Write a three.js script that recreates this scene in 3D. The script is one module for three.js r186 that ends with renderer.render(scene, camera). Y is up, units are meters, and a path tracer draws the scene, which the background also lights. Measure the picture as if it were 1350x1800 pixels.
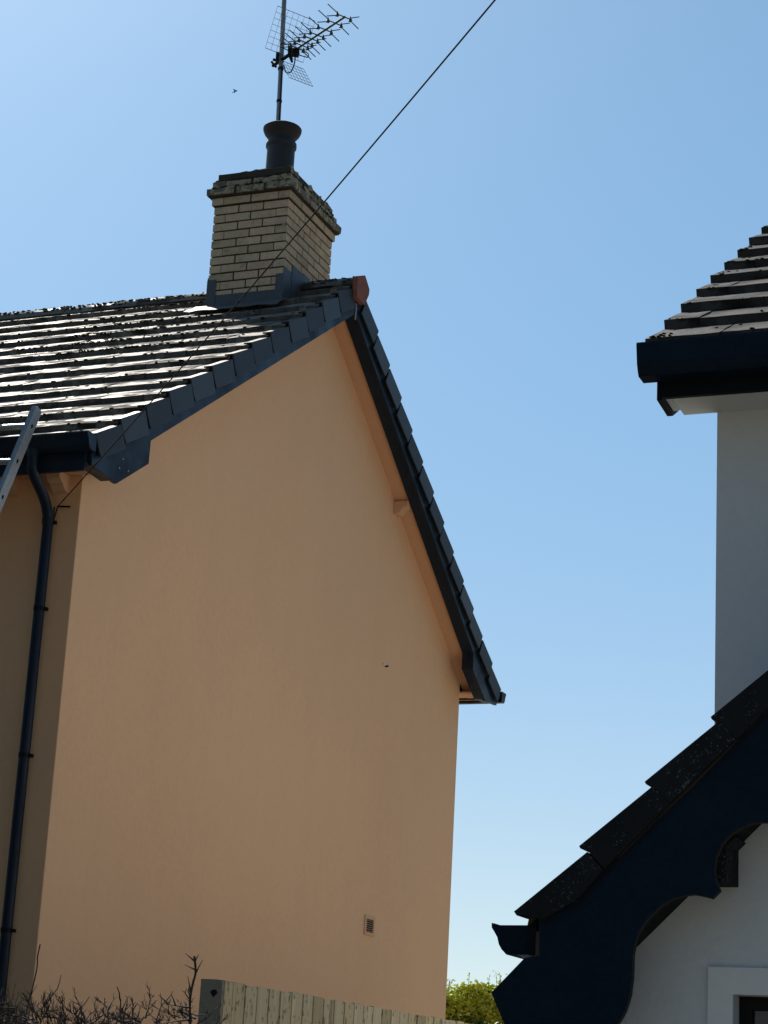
import * as THREE from 'three';
import { mergeGeometries, mergeVertices } from 'three/addons/utils/BufferGeometryUtils.js';

// ---------------------------------------------------------------- camera, sky, sun, exposure
const D = Math.PI / 180;
const scene = new THREE.Scene();
const camera = new THREE.PerspectiveCamera(2 * Math.atan(900 / 3640) / D, 3 / 4, 0.1, 3000);
camera.rotation.order = 'YXZ';
camera.position.set(0, 1.6, 0);
camera.rotation.set(16.05 * D, 22.4 * D, 3.16 * D);
scene.add(camera);

const renderer = new THREE.WebGLRenderer({ antialias: true });
renderer.setSize(768, 1024);
renderer.toneMapping = THREE.LinearToneMapping;
renderer.toneMappingExposure = 1.12;
renderer.shadowMap.enabled = true;

const SUN_AZ = 46.5 * D, SUN_EL = 43 * D;               // azimuth counted from -z towards -x
const sunDir = new THREE.Vector3(-Math.sin(SUN_AZ) * Math.cos(SUN_EL), Math.sin(SUN_EL), -Math.cos(SUN_AZ) * Math.cos(SUN_EL));

const mix = (a, b, t) => a + (b - a) * t;
const sstep = (a, b, x) => { const t = Math.min(1, Math.max(0, (x - a) / (b - a))); return t * t * (3 - 2 * t); };
{ // clear sky: pale at the horizon, blue above, brighter round the sun, deeper opposite it
  const W = 1024, H = 512, data = new Float32Array(W * H * 4);
  for (let j = 0; j < H; j++) for (let i = 0; i < W; i++) {
    const el = ((j + .5) / H - .5) * Math.PI, az = ((i + .5) / W - .5) * 2 * Math.PI;
    const d = [Math.cos(el) * Math.cos(az), Math.sin(el), Math.cos(el) * Math.sin(az)];
    const cg = d[0] * sunDir.x + d[1] * sunDir.y + d[2] * sunDir.z, g = Math.acos(Math.min(1, Math.max(-1, cg)));
    const e = Math.max(el, 0) / D;
    const pale = [.832, .903, .738], mid = [.220, .490, .868], halo = [1.173, 1.243, 1.279];   // radiance; the exposure is 1.12
    const a = Math.exp(-e / 7.5), up = Math.max(.4, 1 - .012 * e), glow = Math.exp(-g / (11 * D));
    const wide = mix(1, .31, sstep(45, 115, g / D));
    for (let k = 0; k < 3; k++) {
      let v = (pale[k] * a + mid[k] * (1 - a) * up) * wide + glow * halo[k];
      if (el < 0) v *= mix(1, .35, sstep(0, 12, -el / D));
      data[(j * W + i) * 4 + k] = v;
    }
    data[(j * W + i) * 4 + 3] = 1;
  }
  const sky = new THREE.DataTexture(data, W, H, THREE.RGBAFormat, THREE.FloatType);
  sky.mapping = THREE.EquirectangularReflectionMapping;
  sky.magFilter = sky.minFilter = THREE.LinearFilter;
  sky.needsUpdate = true;
  scene.background = sky; scene.environment = sky;
}
const sun = new THREE.DirectionalLight(new THREE.Color(1, .92, .80), 5);
sun.position.copy(sunDir).multiplyScalar(60).add(new THREE.Vector3(-5, 0, -12));
sun.target.position.set(-5, 0, -12);
sun.castShadow = true;
Object.assign(sun.shadow.camera, { left: -25, right: 25, top: 25, bottom: -25, near: 1, far: 140 });
sun.shadow.mapSize.set(4096, 4096);
scene.add(sun, sun.target);

// ---------------------------------------------------------------- noise, textures, materials
let seed = 7;
const rnd = () => { seed = (seed * 1664525 + 1013904223) >>> 0; return seed / 4294967296; };
const rr = (a, b) => a + (b - a) * rnd();
function lattice(s) { const t = new Float32Array(4096); let q = s; for (let i = 0; i < 4096; i++) { q = (q * 1664525 + 1013904223) >>> 0; t[i] = q / 4294967296; } return t; }
function vnoise(t, x, y, px, py) {                       // value noise that repeats after px, py cells
  const xi = Math.floor(x), yi = Math.floor(y), fx = x - xi, fy = y - yi, u = fx * fx * (3 - 2 * fx), v = fy * fy * (3 - 2 * fy);
  const h = (a, b) => t[((((a % px) + px) % px) * 57 + (((b % py) + py) % py) * 131) & 4095];
  return mix(mix(h(xi, yi), h(xi + 1, yi), u), mix(h(xi, yi + 1), h(xi + 1, yi + 1), u), v);
}
const L = [11, 222, 3333, 44444, 555, 66].map(lattice);
function fbm(u, v, cx, cy, oct, k = 0) { let s = 0, a = .5, n = 0; for (let o = 0; o < oct; o++) { s += a * vnoise(L[(o + k) % 6], u * cx, v * cy, cx, cy); n += a; a *= .5; cx *= 2; cy *= 2; } return s / n; }
const enc = v => 255 * (v <= .0031308 ? 12.92 * v : 1.055 * Math.pow(v, 1 / 2.4) - .055);
function tex(W, H, fn, srgb, metres) {                   // fn(u, v) -> [r, g, b] linear for colour, raw for data
  const d = new Uint8Array(W * H * 4);
  for (let j = 0; j < H; j++) for (let i = 0; i < W; i++) {
    const c = fn((i + .5) / W, (j + .5) / H), o = (j * W + i) * 4;
    for (let k = 0; k < 3; k++) d[o + k] = Math.max(0, Math.min(255, Math.round(srgb ? enc(Math.max(0, Math.min(1, c[k]))) : 255 * c[k])));
    d[o + 3] = 255;
  }
  const t = new THREE.DataTexture(d, W, H);
  t.wrapS = t.wrapT = THREE.RepeatWrapping; t.magFilter = THREE.LinearFilter; t.minFilter = THREE.LinearMipmapLinearFilter; t.generateMipmaps = true;
  if (srgb) t.colorSpace = THREE.SRGBColorSpace;
  t.repeat.set(1 / metres[0], 1 / metres[1]); t.needsUpdate = true;
  return t;
}
const grey = v => [v, v, v];
// painted render: soft cloudy patches, a few long rain marks, fine sand grain
const T_plaster = tex(1024, 1024, (u, v) => {
  const c = fbm(u, v, 3, 3, 4), s = fbm(u, v, 26, 3, 3, 2), f = fbm(u, v, 160, 160, 2, 1);
  const k = .90 + .09 * (c - .5) + .025 * (s - .5) + .05 * (f - .5), w = .03 * (fbm(u, v, 5, 4, 3, 3) - .5);
  return [k + w, k, k - w];
}, true, [4.1, 4.1]);
const T_plasterBump = tex(1024, 1024, (u, v) => grey(.55 * fbm(u, v, 150, 150, 3, 1) + .45 * fbm(u, v, 9, 9, 3)), false, [2.3, 2.3]);
// concrete roof tile: long riven streaks across, lichen bloom and dark algae
const tileTone = (u, v) => {
  const st = fbm(u, v, 4, 30, 4, 1), c = fbm(u, v, 7, 7, 4), li = sstep(.60, .70, fbm(u, v, 18, 18, 3, 3)), al = sstep(.58, .72, fbm(u, v, 9, 12, 4, 4));
  return [st, c, li, al];
};
const T_tile = tex(1024, 1024, (u, v) => {
  const [st, c, li, al] = tileTone(u, v), f = fbm(u, v, 140, 140, 2, 5);
  const k = .06 + .09 * st + .12 * (c - .35) + .06 * (f - .5);
  let col = [k * 1.08, k, k * .90];
  col = col.map((x, i) => mix(x, [.30, .285, .25][i], .6 * li));
  return col.map((x, i) => mix(x, [.028, .026, .02][i], .75 * al));
}, true, [1.9, 1.9]);
const T_tileRough = tex(1024, 1024, (u, v) => { const [st, c, li, al] = tileTone(u, v); const g = fbm(u, v, 16, 50, 3, 2); const r = .68 + .75 * (st - .5) + .40 * (c - .5) + .75 * (g - .5) + .15 * li + .3 * al; return [0, Math.max(.47, Math.min(.97, r)), 0]; }, false, [1.9, 1.9]);
const T_tileBump = tex(1024, 1024, (u, v) => grey(.65 * fbm(u, v, 5, 26, 4, 1) + .35 * fbm(u, v, 60, 60, 3)), false, [1.9, 1.9]);
const T_brick = tex(512, 512, (u, v) => {
  const c = fbm(u, v, 8, 8, 4), f = fbm(u, v, 90, 90, 2, 2), sp = .35 * sstep(.68, .76, fbm(u, v, 26, 26, 3, 4));
  const k = .84 + .30 * (c - .5) + .22 * (f - .5);
  return [k, k * .985, k * .96].map(x => x * (1 - .5 * sp));
}, true, [1.3, 1.3]);
const T_lichen = tex(512, 512, (u, v) => {               // old brick of the cap: black crust and grey lichen
  const cr = sstep(.44, .56, fbm(u, v, 20, 20, 4)), li = sstep(.60, .70, fbm(u, v, 36, 36, 3, 3)), f = fbm(u, v, 80, 80, 2, 1);
  let col = [.33, .28, .185].map(x => x * (.7 + .6 * f));
  col = col.map((x, i) => mix(x, [.06, .055, .042][i], .7 * cr));
  return col.map((x, i) => mix(x, [.27, .265, .22][i], .5 * li));
}, true, [.7, .7]);
const T_grain = tex(512, 512, (u, v) => grey(fbm(u, v, 70, 70, 3)), false, [.6, .6]);
const T_board = tex(512, 1024, (u, v) => {               // v runs with the grain, 2.2 m; u 0.8 m
  const g = fbm(u, v, 60, 4, 4), w = fbm(u, v, 9, 3, 3, 1), st = sstep(.58, .74, fbm(u, v, 18, 3, 4, 3)) * sstep(.35, .6, fbm(u, v, 6, 4, 2, 4)), sp = sstep(.70, .76, fbm(u, v, 60, 70, 2, 5));
  const k = .86 + .28 * (g - .5) + .22 * (w - .5);
  let col = [.72 * k, .59 * k, .37 * k];
  col = col.map((x, i) => mix(x, [.12, .10, .055][i], .65 * st));
  return col.map((x, i) => mix(x, [.05, .045, .03][i], .6 * sp));
}, true, [.8, 2.2]);
const T_speck = tex(512, 512, (u, v) => { const c = fbm(u, v, 12, 12, 4), sp = sstep(.70, .76, fbm(u, v, 90, 90, 2, 3)) * sstep(.42, .62, fbm(u, v, 7, 7, 3, 1)); return grey(mix(.012 + .016 * c,   .20, .6 * sp)); }, true, [.75, .75]);
const T_ground = tex(512, 512, (u, v) => { const k = .8 + .8 * (fbm(u, v, 6, 6, 5) - .5); return [.30 * k, .275 * k, .21 * k]; }, true, [6, 6]);
const T_paint = tex(512, 512, (u, v) => { const c = fbm(u, v, 6, 6, 4), f = fbm(u, v, 70, 70, 2, 2); return grey(.86 + .3 * (c - .5) + .25 * (f - .5)); }, true, [1.1, 1.1]);
const T_paintRough = tex(512, 512, (u, v) => [0, .42 + .5 * (fbm(u, v, 7, 9, 4, 3) - .4), 0], false, [1.1, 1.1]);

const std = (o) => new THREE.MeshStandardMaterial(o);
const phys = (o) => new THREE.MeshPhysicalMaterial(o);
const lin = (r, g, b) => new THREE.Color().setRGB(r, g, b);
const M = {
  peach: std({ color: lin(.97, .562, .306), map: T_plaster, bumpMap: T_plasterBump, bumpScale: .002, roughness: .92 }),
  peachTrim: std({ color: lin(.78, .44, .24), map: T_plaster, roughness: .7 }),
  white: std({ color: lin(.62, .65, .68), map: T_plaster, bumpMap: T_plasterBump, bumpScale: .004, roughness: .93 }),
  whiteTrim: std({ color: lin(.70, .71, .71), map: T_plaster, roughness: .6 }),
  navy: phys({ specularIntensity: .45, color: lin(.008, .019, .036), map: T_paint, roughnessMap: T_paintRough, roughness: 1, bumpMap: T_grain, bumpScale: .0006 }),
  edge: phys({ specularIntensity: .3, color: lin(.04, .034, .031), roughness: .8 }),
  navyShaded: phys({ specularIntensity: .16, color: lin(.006, .016, .030), map: T_paint, roughness: .7, bumpMap: T_grain, bumpScale: .0006 }),  // darker navy: shade on the front-facing boards and gutters is in the colour
  navyDark: phys({ specularIntensity: .2, color: lin(.004, .006, .009), map: T_paint, roughness: .6 }),
  verge: phys({ specularIntensity: .7, color: lin(.032, .040, .052), map: T_paint, roughness: .55, bumpMap: T_grain, bumpScale: .001 }),
  tileRight: phys({ specularIntensity: .45, color: lin(.25, .28, .33), map: T_tile, roughnessMap: T_tileRough, roughness: 1, bumpMap: T_tileBump, bumpScale: .006 }),
  vergeB: phys({ specularIntensity: .7, color: lin(.026, .034, .046), map: T_paint, roughness: .6, bumpMap: T_grain, bumpScale: .001 }),
  vergeC: phys({ specularIntensity: .7, color: lin(.038, .044, .052), map: T_paint, roughness: .5, bumpMap: T_grain, bumpScale: .001 }),
  tile: phys({ specularIntensity: .29, map: T_tile, roughnessMap: T_tileRough, roughness: 1, bumpMap: T_tileBump, bumpScale: .006 }),
  tileDark: std({ color: lin(.6, .6, .62), map: T_tile, roughnessMap: T_tileRough, roughness: 1, bumpMap: T_tileBump, bumpScale: .006 }),
  felt: std({ color: lin(.02, .02, .02), map: T_paint, roughness: .95 }),
  brick: [[.62, .48, .315], [.59, .46, .31], [.65, .50, .33], [.53, .405, .27], [.62, .45, .305]].map(c => std({ color: lin(...c), map: T_brick, bumpMap: T_grain, bumpScale: .002, roughness: .95 })),
  brickOld: std({ map: T_lichen, bumpMap: T_grain, bumpScale: .006, roughness: 1 }),
  mortar: std({ color: lin(.055, .046, .035), map: T_brick, roughness: 1 }),
  moss: std({ color: lin(.035, .032, .016), map: T_brick, roughness: 1 }),
  lead: std({ color: lin(.085, .093, .10), map: T_paint, roughness: .55, metalness: .25, bumpMap: T_grain, bumpScale: .002 }),
  pot: std({ color: lin(.018, .02, .026), map: T_paint, roughness: .6, bumpMap: T_grain, bumpScale: .001 }),
  potTop: std({ color: lin(.024, .018, .02), map: T_paint, roughness: .75 }),
  terracotta: std({ color: lin(.29, .10, .066), map: T_brick, roughness: .85 }),
  galv: std({ color: lin(.28, .29, .30), map: T_paint, roughness: .5, metalness: .6 }),
  slateDark: phys({ specularIntensity: .3, color: lin(.55, .62, .68), map: T_speck, roughness: .75, bumpMap: T_grain, bumpScale: .002 }),
  rung: std({ color: lin(.55, .55, .54), roughness: .34, metalness: .7 }),
  alu: std({ color: lin(.40, .41, .42), map: T_paint, roughness: .6, metalness: .75 }),
  black: phys({ specularIntensity: .25, color: lin(.010, .012, .011), roughness: .7 }),
  director: phys({ specularIntensity: .4, color: lin(.055, .075, .075), roughness: .7 }),
  wire: std({ color: lin(.16, .18, .20), roughness: .5, metalness: .5 }),
  cable: phys({ specularIntensity: .1, color: lin(.035, .034, .032), roughness: .9 }),
  board: std({ map: T_board, bumpMap: T_grain, bumpScale: .001, roughness: .95 }),
  boardB: std({ color: lin(.72, .70, .64), map: T_board, bumpMap: T_grain, bumpScale: .001, roughness: .95 }),
  boardC: std({ color: lin(1.0, .97, .9), map: T_board, bumpMap: T_grain, bumpScale: .001, roughness: .95 }),
  post: std({ color: lin(.34, .29, .22), map: T_brick, bumpMap: T_grain, bumpScale: .002, roughness: .95 }),
  rail: std({ color: lin(.5, .45, .38), map: T_board, roughness: .95 }),
  twig: std({ color: lin(.030, .021, .018), roughness: .85 }),
  stem: std({ color: lin(.06, .045, .03), roughness: .9 }),
  leafSunlit: new THREE.MeshPhysicalMaterial({ color: lin(.46, .52, .04), roughness: .55, transmission: .5, thickness: 0, side: THREE.DoubleSide }),  // bright yellow green: sun through the hedge top is put into the colour
  leafB: std({ color: lin(.018, .042, .014), roughness: .45, side: THREE.DoubleSide }),
  glass: new THREE.MeshPhysicalMaterial({ color: lin(.9, .93, .93), roughness: .04, transmission: 1, thickness: 0 }),
  room: std({ color: lin(.02, .02, .022), roughness: .95 }),
  ground: std({ map: T_ground, roughness: 1 }),
  pale: std({ color: lin(.30, .32, .36), roughness: .6 }),
  screw: std({ color: lin(.35, .36, .36), roughness: .5, metalness: .4 }),
  bird: std({ color: lin(.03, .05, .09), roughness: .8 }),
};

// ---------------------------------------------------------------- geometry helpers (uv in metres)
function boxUV(g, off = [0, 0]) {
  const p = g.attributes.position; if (!g.attributes.normal) g.computeVertexNormals();
  const n = g.attributes.normal, uv = new Float32Array(p.count * 2);
  for (let i = 0; i < p.count; i++) {
    const ax = Math.abs(n.getX(i)), ay = Math.abs(n.getY(i)), az = Math.abs(n.getZ(i));
    let u, v;
    if (ax >= ay && ax >= az) { u = p.getZ(i); v = p.getY(i); } else if (ay >= az) { u = p.getX(i); v = p.getZ(i); } else { u = p.getX(i); v = p.getY(i); }
    uv[2 * i] = u + off[0]; uv[2 * i + 1] = v + off[1];
  }
  g.setAttribute('uv', new THREE.BufferAttribute(uv, 2));
  return g;
}
const plain = g => { const o = g.index ? g.toNonIndexed() : g; for (const k of Object.keys(o.attributes)) if (!['position', 'normal', 'uv'].includes(k)) o.deleteAttribute(k); return o; };
const join = gs => mergeGeometries(gs.map(plain));
function box(x0, x1, y0, y1, z0, z1) { const g = new THREE.BoxGeometry(Math.abs(x1 - x0), Math.abs(y1 - y0), Math.abs(z1 - z0)); g.translate((x0 + x1) / 2, (y0 + y1) / 2, (z0 + z1) / 2); return boxUV(g); }
function shapeOf(pts, holes = []) { const s = new THREE.Shape(pts.map(p => new THREE.Vector2(...p))); for (const h of holes) s.holes.push(new THREE.Path(h.map(p => new THREE.Vector2(...p)))); return s; }
function extrude(shape, depth, bevel = 0) { return new THREE.ExtrudeGeometry(shape, { depth: depth - 2 * bevel, bevelEnabled: bevel > 0, bevelThickness: bevel, bevelSize: bevel, bevelOffset: -bevel, bevelSegments: 2, curveSegments: 10 }); }
// polygon given as [z, y], extruded along x from x0 to x1
function zy(pts, x0, x1, bevel = 0, holes = []) { const g = extrude(shapeOf(pts.map(([z, y]) => [-z, y]), holes.map(h => h.map(([z, y]) => [-z, y]))), x1 - x0, bevel); g.rotateY(Math.PI / 2); g.translate(x0 + bevel, 0, 0); return boxUV(g); }
// polygon given as [x, y], extruded along z from z0 to z1
function xy(pts, z0, z1, bevel = 0, holes = []) { const g = extrude(shapeOf(pts, holes), z1 - z0, bevel); g.translate(0, 0, z0 + bevel); return boxUV(g); }
function rod(a, b, r, seg = 8, r2 = r) {
  const A = new THREE.Vector3(...a), B = new THREE.Vector3(...b), d = B.clone().sub(A);
  const g = new THREE.CylinderGeometry(r2, r, d.length(), seg); g.translate(0, d.length() / 2, 0);
  g.applyQuaternion(new THREE.Quaternion().setFromUnitVectors(new THREE.Vector3(0, 1, 0), d.normalize())); g.translate(A.x, A.y, A.z);
  return g;
}
function tube(pts, r, seg = 8, n = 24, tension = .5) { return new THREE.TubeGeometry(new THREE.CatmullRomCurve3(pts.map(p => new THREE.Vector3(...p)), false, 'catmullrom', tension), n, r, seg); }
function lump(x, y, z, sx, sy, sz) {                      // small rough clump
  const g = mergeVertices(new THREE.IcosahedronGeometry(1, 1).deleteAttribute('uv').deleteAttribute('normal'));
  const p = g.attributes.position;
  for (let i = 0; i < p.count; i++) { const k = rr(.65, 1.15); p.setXYZ(i, x + p.getX(i) * sx * k, y + p.getY(i) * sy * k, z + p.getZ(i) * sz * k); }
  g.computeVertexNormals(); return boxUV(g);
}

// ---------------------------------------------------------------- scene-tree helpers
const taken = {};
function numbered(n) { const k = taken[n] = (taken[n] ?? -1) + 1; return k ? n + '_' + String(k).padStart(3, '0') : n; }
function thing(name, label, category, base, group) {
  const o = new THREE.Group(); o.name = numbered(name); o.position.set(...base); o.userData = { label, category };
  if (group) o.userData.group = group;
  scene.add(o); return o;
}
function part(parent, name, geo, mat, data) {             // geometry given in world coordinates
  const m = new THREE.Mesh(geo, mat); m.name = numbered(name); m.castShadow = m.receiveShadow = true;
  if (parent.parent === scene) m.position.copy(parent.position).negate();
  if (data) Object.assign(m.userData, data);
  parent.add(m); return m;
}
function struct(name, geo, mat) { const m = new THREE.Mesh(geo, mat); m.name = name; m.userData.kind = 'structure'; m.castShadow = m.receiveShadow = true; scene.add(m); return m; }

// ---------------------------------------------------------------- the ground
{ const g = new THREE.PlaneGeometry(1600, 1600, 8, 8); g.rotateX(-Math.PI / 2); boxUV(g); struct('ground', g, M.ground); }

// ---------------------------------------------------------------- roof maths shared by both houses
function slopeFrame(RY, RZ, pitch) {
  const s = Math.sin(pitch), c = Math.cos(pitch);
  return { RY, RZ, pitch, at: (side, d, h) => [RY - d * s + h * c, RZ + side * (d * c + h * s)] };   // -> [y, z]
}
const GAUGE = .345, TILT = Math.asin(.037 / GAUGE);
// interlocking flat concrete tile, nose at the origin, running up the slope towards -z
function tileGeo(w, v) {
  const len = .42, t = .0415, g = new THREE.BoxGeometry(w - .005, t, len, 5, 1, 5); g.translate(0, -t / 2, -len / 2);
  const p = g.attributes.position;
  for (let i = 0; i < p.count; i++) {
    const x = p.getX(i), y = p.getY(i), z = p.getZ(i), top = y > -t / 2;
    const n = vnoise(L[v % 6], x * 14 + v * 5, z * 11 + v * 3, 64, 64) - .5, e = vnoise(L[(v + 2) % 6], x * 30 + v * 9, v * 3.3, 64, 64) - .5;
    if (top) p.setY(i, y + n * .004);
    if (z > -.01) { p.setZ(i, z + e * .007 - (top ? .004 : 0)); p.setY(i, p.getY(i) + e * .003); }
  }
  g.computeVertexNormals();
  const f = plain(g); f.computeVertexNormals();
  return boxUV(f, [v * .371, v * .233]);
}
function layTile(parent, name, geo, mat, x, S, side, d, jitter = 1) {
  const [y, z] = S.at(side, d, 0), m = new THREE.Mesh(geo, mat);
  m.name = numbered(name); m.castShadow = m.receiveShadow = true;
  m.rotation.order = 'YXZ';
  m.rotation.set(S.pitch - TILT + rr(-.006, .006) * jitter, side > 0 ? 0 : Math.PI, rr(-.006, .006) * jitter);
  if (d < .43 && !name.startsWith('verge')) m.scale.z = Math.max(.1, (d - .015) / .42);   // the top course stops at the ridge
  m.position.set(x, y + rr(-.002, .002) * jitter, z + rr(-.004, .004) * jitter);
  parent.add(m); return m;
}

// ================================================================ THE PEACH HOUSE
const S1 = slopeFrame(8.10, -14.48, 33.6 * D), EAVE = 4.718;
const XW = -6.571, ZF = -10.907, ZB = -18.05, XV = -6.28, XL = -15;
const peach = thing('peach_house', 'two storey house with a blank peach gable wall, dark tiled roof and buff brick chimney', 'house', [XW, 0, ZF]);
const onSlope = (S, side, d, h) => { const [y, z] = S.at(side, d, h); return [z, y]; };
{
  const tz = (z, h) => { const c = Math.cos(S1.pitch); return S1.RY - Math.abs(z - S1.RZ) * Math.tan(S1.pitch) + h / c; };
  // walls
  part(peach, 'gable_wall', zy([[ZF, 0], [ZB, 0], [ZB, tz(ZB, -.15)], [S1.RZ, tz(S1.RZ, -.15)], [ZF, tz(ZF, -.15)]], XW - .3, XW), M.peach);
  part(peach, 'front_wall', box(XL, XW - .302, 0, 5.6, ZF - .3, ZF), M.peach);
  part(peach, 'front_wall_return', box(XW - .302, XW - .002, 0, 5.39, ZF + .0005, ZF + .003), M.peach);
  part(peach, 'rear_wall', box(XL, XW - .302, 0, 5.6, ZB, ZB + .3), M.peach);
  part(peach, 'end_wall', zy([[ZF - .302, 0], [ZB + .302, 0], [ZB + .302, 5.5], [S1.RZ, 7.8], [ZF - .302, 5.5]], XL, XL + .3), M.peach);

  // roof deck with its tiles
  const deck = [];
  for (const side of [1, -1]) {
    const a = onSlope(S1, side, .02, -.085), b = onSlope(S1, side, EAVE - .03, -.085), c = onSlope(S1, side, EAVE - .03, -.16), d = onSlope(S1, side, .02, -.16);
    deck.push(zy([a, b, c, d], XL - .3, XV - .032));
  }
  const roof = part(peach, 'roof', join(deck), M.felt);
  const variants = [0, 1, 2, 3, 4, 5].map(v => tileGeo(.33, v));
  const far = [];
  for (let i = 0; i < 14; i++) {
    const d = EAVE - i * GAUGE, shift = (i % 2) * .165;
    for (let k = 0; k < 26; k++) {
      const x = XV - .20 - k * .33 - shift + .0;
      const v = Math.floor(rnd() * 6), xx = x + rr(-.001, .001);
      if (k < 13) { if (d > .3 || true) layTile(roof, 'roof_tile', variants[v], M.tile, xx, S1, 1, d + .0); }
      else if (x > XL - .1) { const m = layTile(new THREE.Group(), 'roof_tile_far', variants[v], M.tile, x, S1, 1, d); m.updateMatrix(); far.push(variants[v].clone().applyMatrix4(m.matrix)); }
    }
    if (shift) layTile(roof, 'roof_tile', tileHalf(), M.tile, XV - .1175, S1, 1, d);
  }
  function tileHalf() { return (tileHalf.g ??= tileGeo(.165, 3)); }
  part(roof, 'distant_tiles', join(far), M.tile, { kind: 'stuff' });
  const back = [];
  for (let i = 0; i < 14; i++) { const d = EAVE - i * GAUGE; back.push(zy([onSlope(S1, -1, d, 0), onSlope(S1, -1, d, -.03), onSlope(S1, -1, Math.max(.012, d - .37), -.06), onSlope(S1, -1, Math.max(.012, d - .37), -.03)], XL - .3, XV - .06)); }
  part(roof, 'rear_tile_courses', join(back), M.tile);

  // cloaked verge tiles down both rakes of the gable
  const vg = (sx, v) => {
    const e = v * .002, sh = extrude(shapeOf([[.337, .012], [0, .012], [.0, -.05], [.005, -.10], [.016 + e, -.152], [.342, -.146]]), .014, .003);
    sh.rotateY(Math.PI / 2); sh.translate(-.014, 0, 0);       // skirt: outer face at x = 0, running up the slope (-z)
    const fl = new THREE.BoxGeometry(.055, .012, .336); fl.translate(-.042, .006, -.168);
    const g = plain(join([boxUV(sh), boxUV(fl)]));
    if (sx < 0) { g.scale(-1, 1, 1); const p = g.attributes; for (const k of ['position', 'normal', 'uv']) { const a = p[k], n = a.itemSize; for (let i = 0; i < a.count; i += 3) for (let q = 0; q < n; q++) { const t = a.array[(i + 1) * n + q]; a.array[(i + 1) * n + q] = a.array[(i + 2) * n + q]; a.array[(i + 2) * n + q] = t; } } }
    return boxUV(g, [v * .4, v * .3]);
  };
  const vF = [0, 1, 2].map(v => vg(1, v)), vB = [0, 1, 2].map(v => vg(-1, v));
  for (const side of [1, -1]) for (let i = 0; i < 13; i++)
    layTile(roof, 'verge_tile', (side > 0 ? vF : vB)[i % 3], [M.verge, M.vergeB, M.vergeC][Math.floor(rnd() * 3)], XV + rr(-.003, .003), S1, side, EAVE + .01 - i * .3505, .7);
  // dark board seen in the joints between the verge tiles
  for (const side of [1, -1]) part(roof, 'verge_undercloak', zy([onSlope(S1, side, .06, -.02), onSlope(S1, side, EAVE - .06, -.02), onSlope(S1, side, EAVE - .10, -.136), onSlope(S1, side, .06, -.136)], XV - .055, XV - .036), M.black);

  // ridge
  const rp = [[-.118, -.072], [-.085, -.022], [-.045, .012], [0, .022], [.045, .012], [.085, -.022], [.118, -.072], [.100, -.078], [.07, -.03], [.035, -.006], [0, .004], [-.035, -.006], [-.07, -.03], [-.100, -.078]];
  for (let k = 0; k < 20; k++) {
    const x1 = XV - .03 - k * .45, g = zy(rp.map(([a, b]) => [S1.RZ + a, S1.RY + b]), x1 - .446, x1);
    if (x1 < XL - .2) break;
    const m = part(roof, 'ridge_tile', g, M.tile); m.position.y = rr(-.004, .004);
  }
  part(peach, 'ridge_end_cap', zy([[-14.316, 8.060], [-14.335, 8.078], [-14.462, 8.134], [-14.478, 8.134], [-14.578, 8.056], [-14.574, 8.008], [-14.498, 7.890], [-14.330, 7.893]], XV - .008, -6.245, .002), M.terracotta, { label: 'terracotta end cap of the ridge' });

  // moss and lichen lumps
  const moss = [];
  const put = (x, d, h, s) => { const [y, z] = S1.at(1, d, h); moss.push(lump(x, y, z, s * rr(.8, 1.9), s * rr(.5, .9), s * rr(.7, 1.2))); };
  for (let n = 0; n < 720; n++) {
    const near = rnd() < .55, x = near ? -7.75 + (rnd() + rnd() - 1) * 1.1 : rr(-10.3, -6.4), i = near ? Math.floor(8 + rnd() * 6) : Math.floor(rnd() * 14);
    if (rnd() < .3 && x < -8.4 && i < 9) continue;
    const q = rnd() < .7 ? rr(-.010, .03) : rr(.03, .3); put(x, EAVE - i * GAUGE - q, -Math.max(0, q) * .116 + .001, rr(.005, .014));
  }
  for (let n = 0; n < 300; n++) { const x = rr(-10.4, -7.4), a = rr(-.10, .06); moss.push(lump(x, S1.RY + .026 - a * a * 6.5, S1.RZ - a, rr(.008, .026), rr(.006, .016), rr(.008, .02))); }
  for (let n = 0; n < 60; n++) { const x = rr(-6.75, -6.32), a = rr(-.10, .06); moss.push(lump(x, S1.RY + .026 - a * a * 6.5, S1.RZ - a, rr(.008, .02), rr(.004, .01), rr(.008, .02))); }
  part(roof, 'moss', join(moss), M.moss, { kind: 'stuff' });

  // bargeboards with their feet, soffits
  const hb = -.240, zs = S1.RZ + (tz(S1.RZ, -.2025) - 5.386) / Math.tan(S1.pitch);
  for (const side of [1, -1]) {
    const Z = z => side > 0 ? z : 2 * S1.RZ - z, q = p => side > 0 ? p : p.slice().reverse();
    const fy = side > 0 ? 0 : .035, foot = [[-10.545, 5.43], [-10.572, 5.300 + fy], [-10.895, 5.279 + fy], [-11.281, 5.530], [-11.283, tz(-11.283, hb)]];
    const top = [[S1.RZ, tz(S1.RZ, -.08)]], low = [[S1.RZ, tz(S1.RZ, hb)]];
    part(peach, 'barge_board', zy(q([...top, ...foot, ...low].map(([z, y]) => [Z(z), y])), XV - .062, XV - .034, .003), M.navy);
    // dark board behind the barge, seen from below on the far rake
    part(peach, 'barge_lining', zy(q([[S1.RZ, tz(S1.RZ, -.12)], [-10.565, 5.42], [-10.565, 5.318 + fy], [-10.89, 5.300 + fy], [-11.268, 5.545], [-11.268, tz(-11.268, hb + .012)], [S1.RZ, tz(S1.RZ, hb + .012)]].map(([z, y]) => [Z(z), y])), XV - .150, XV - .063), M.navy);
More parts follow.
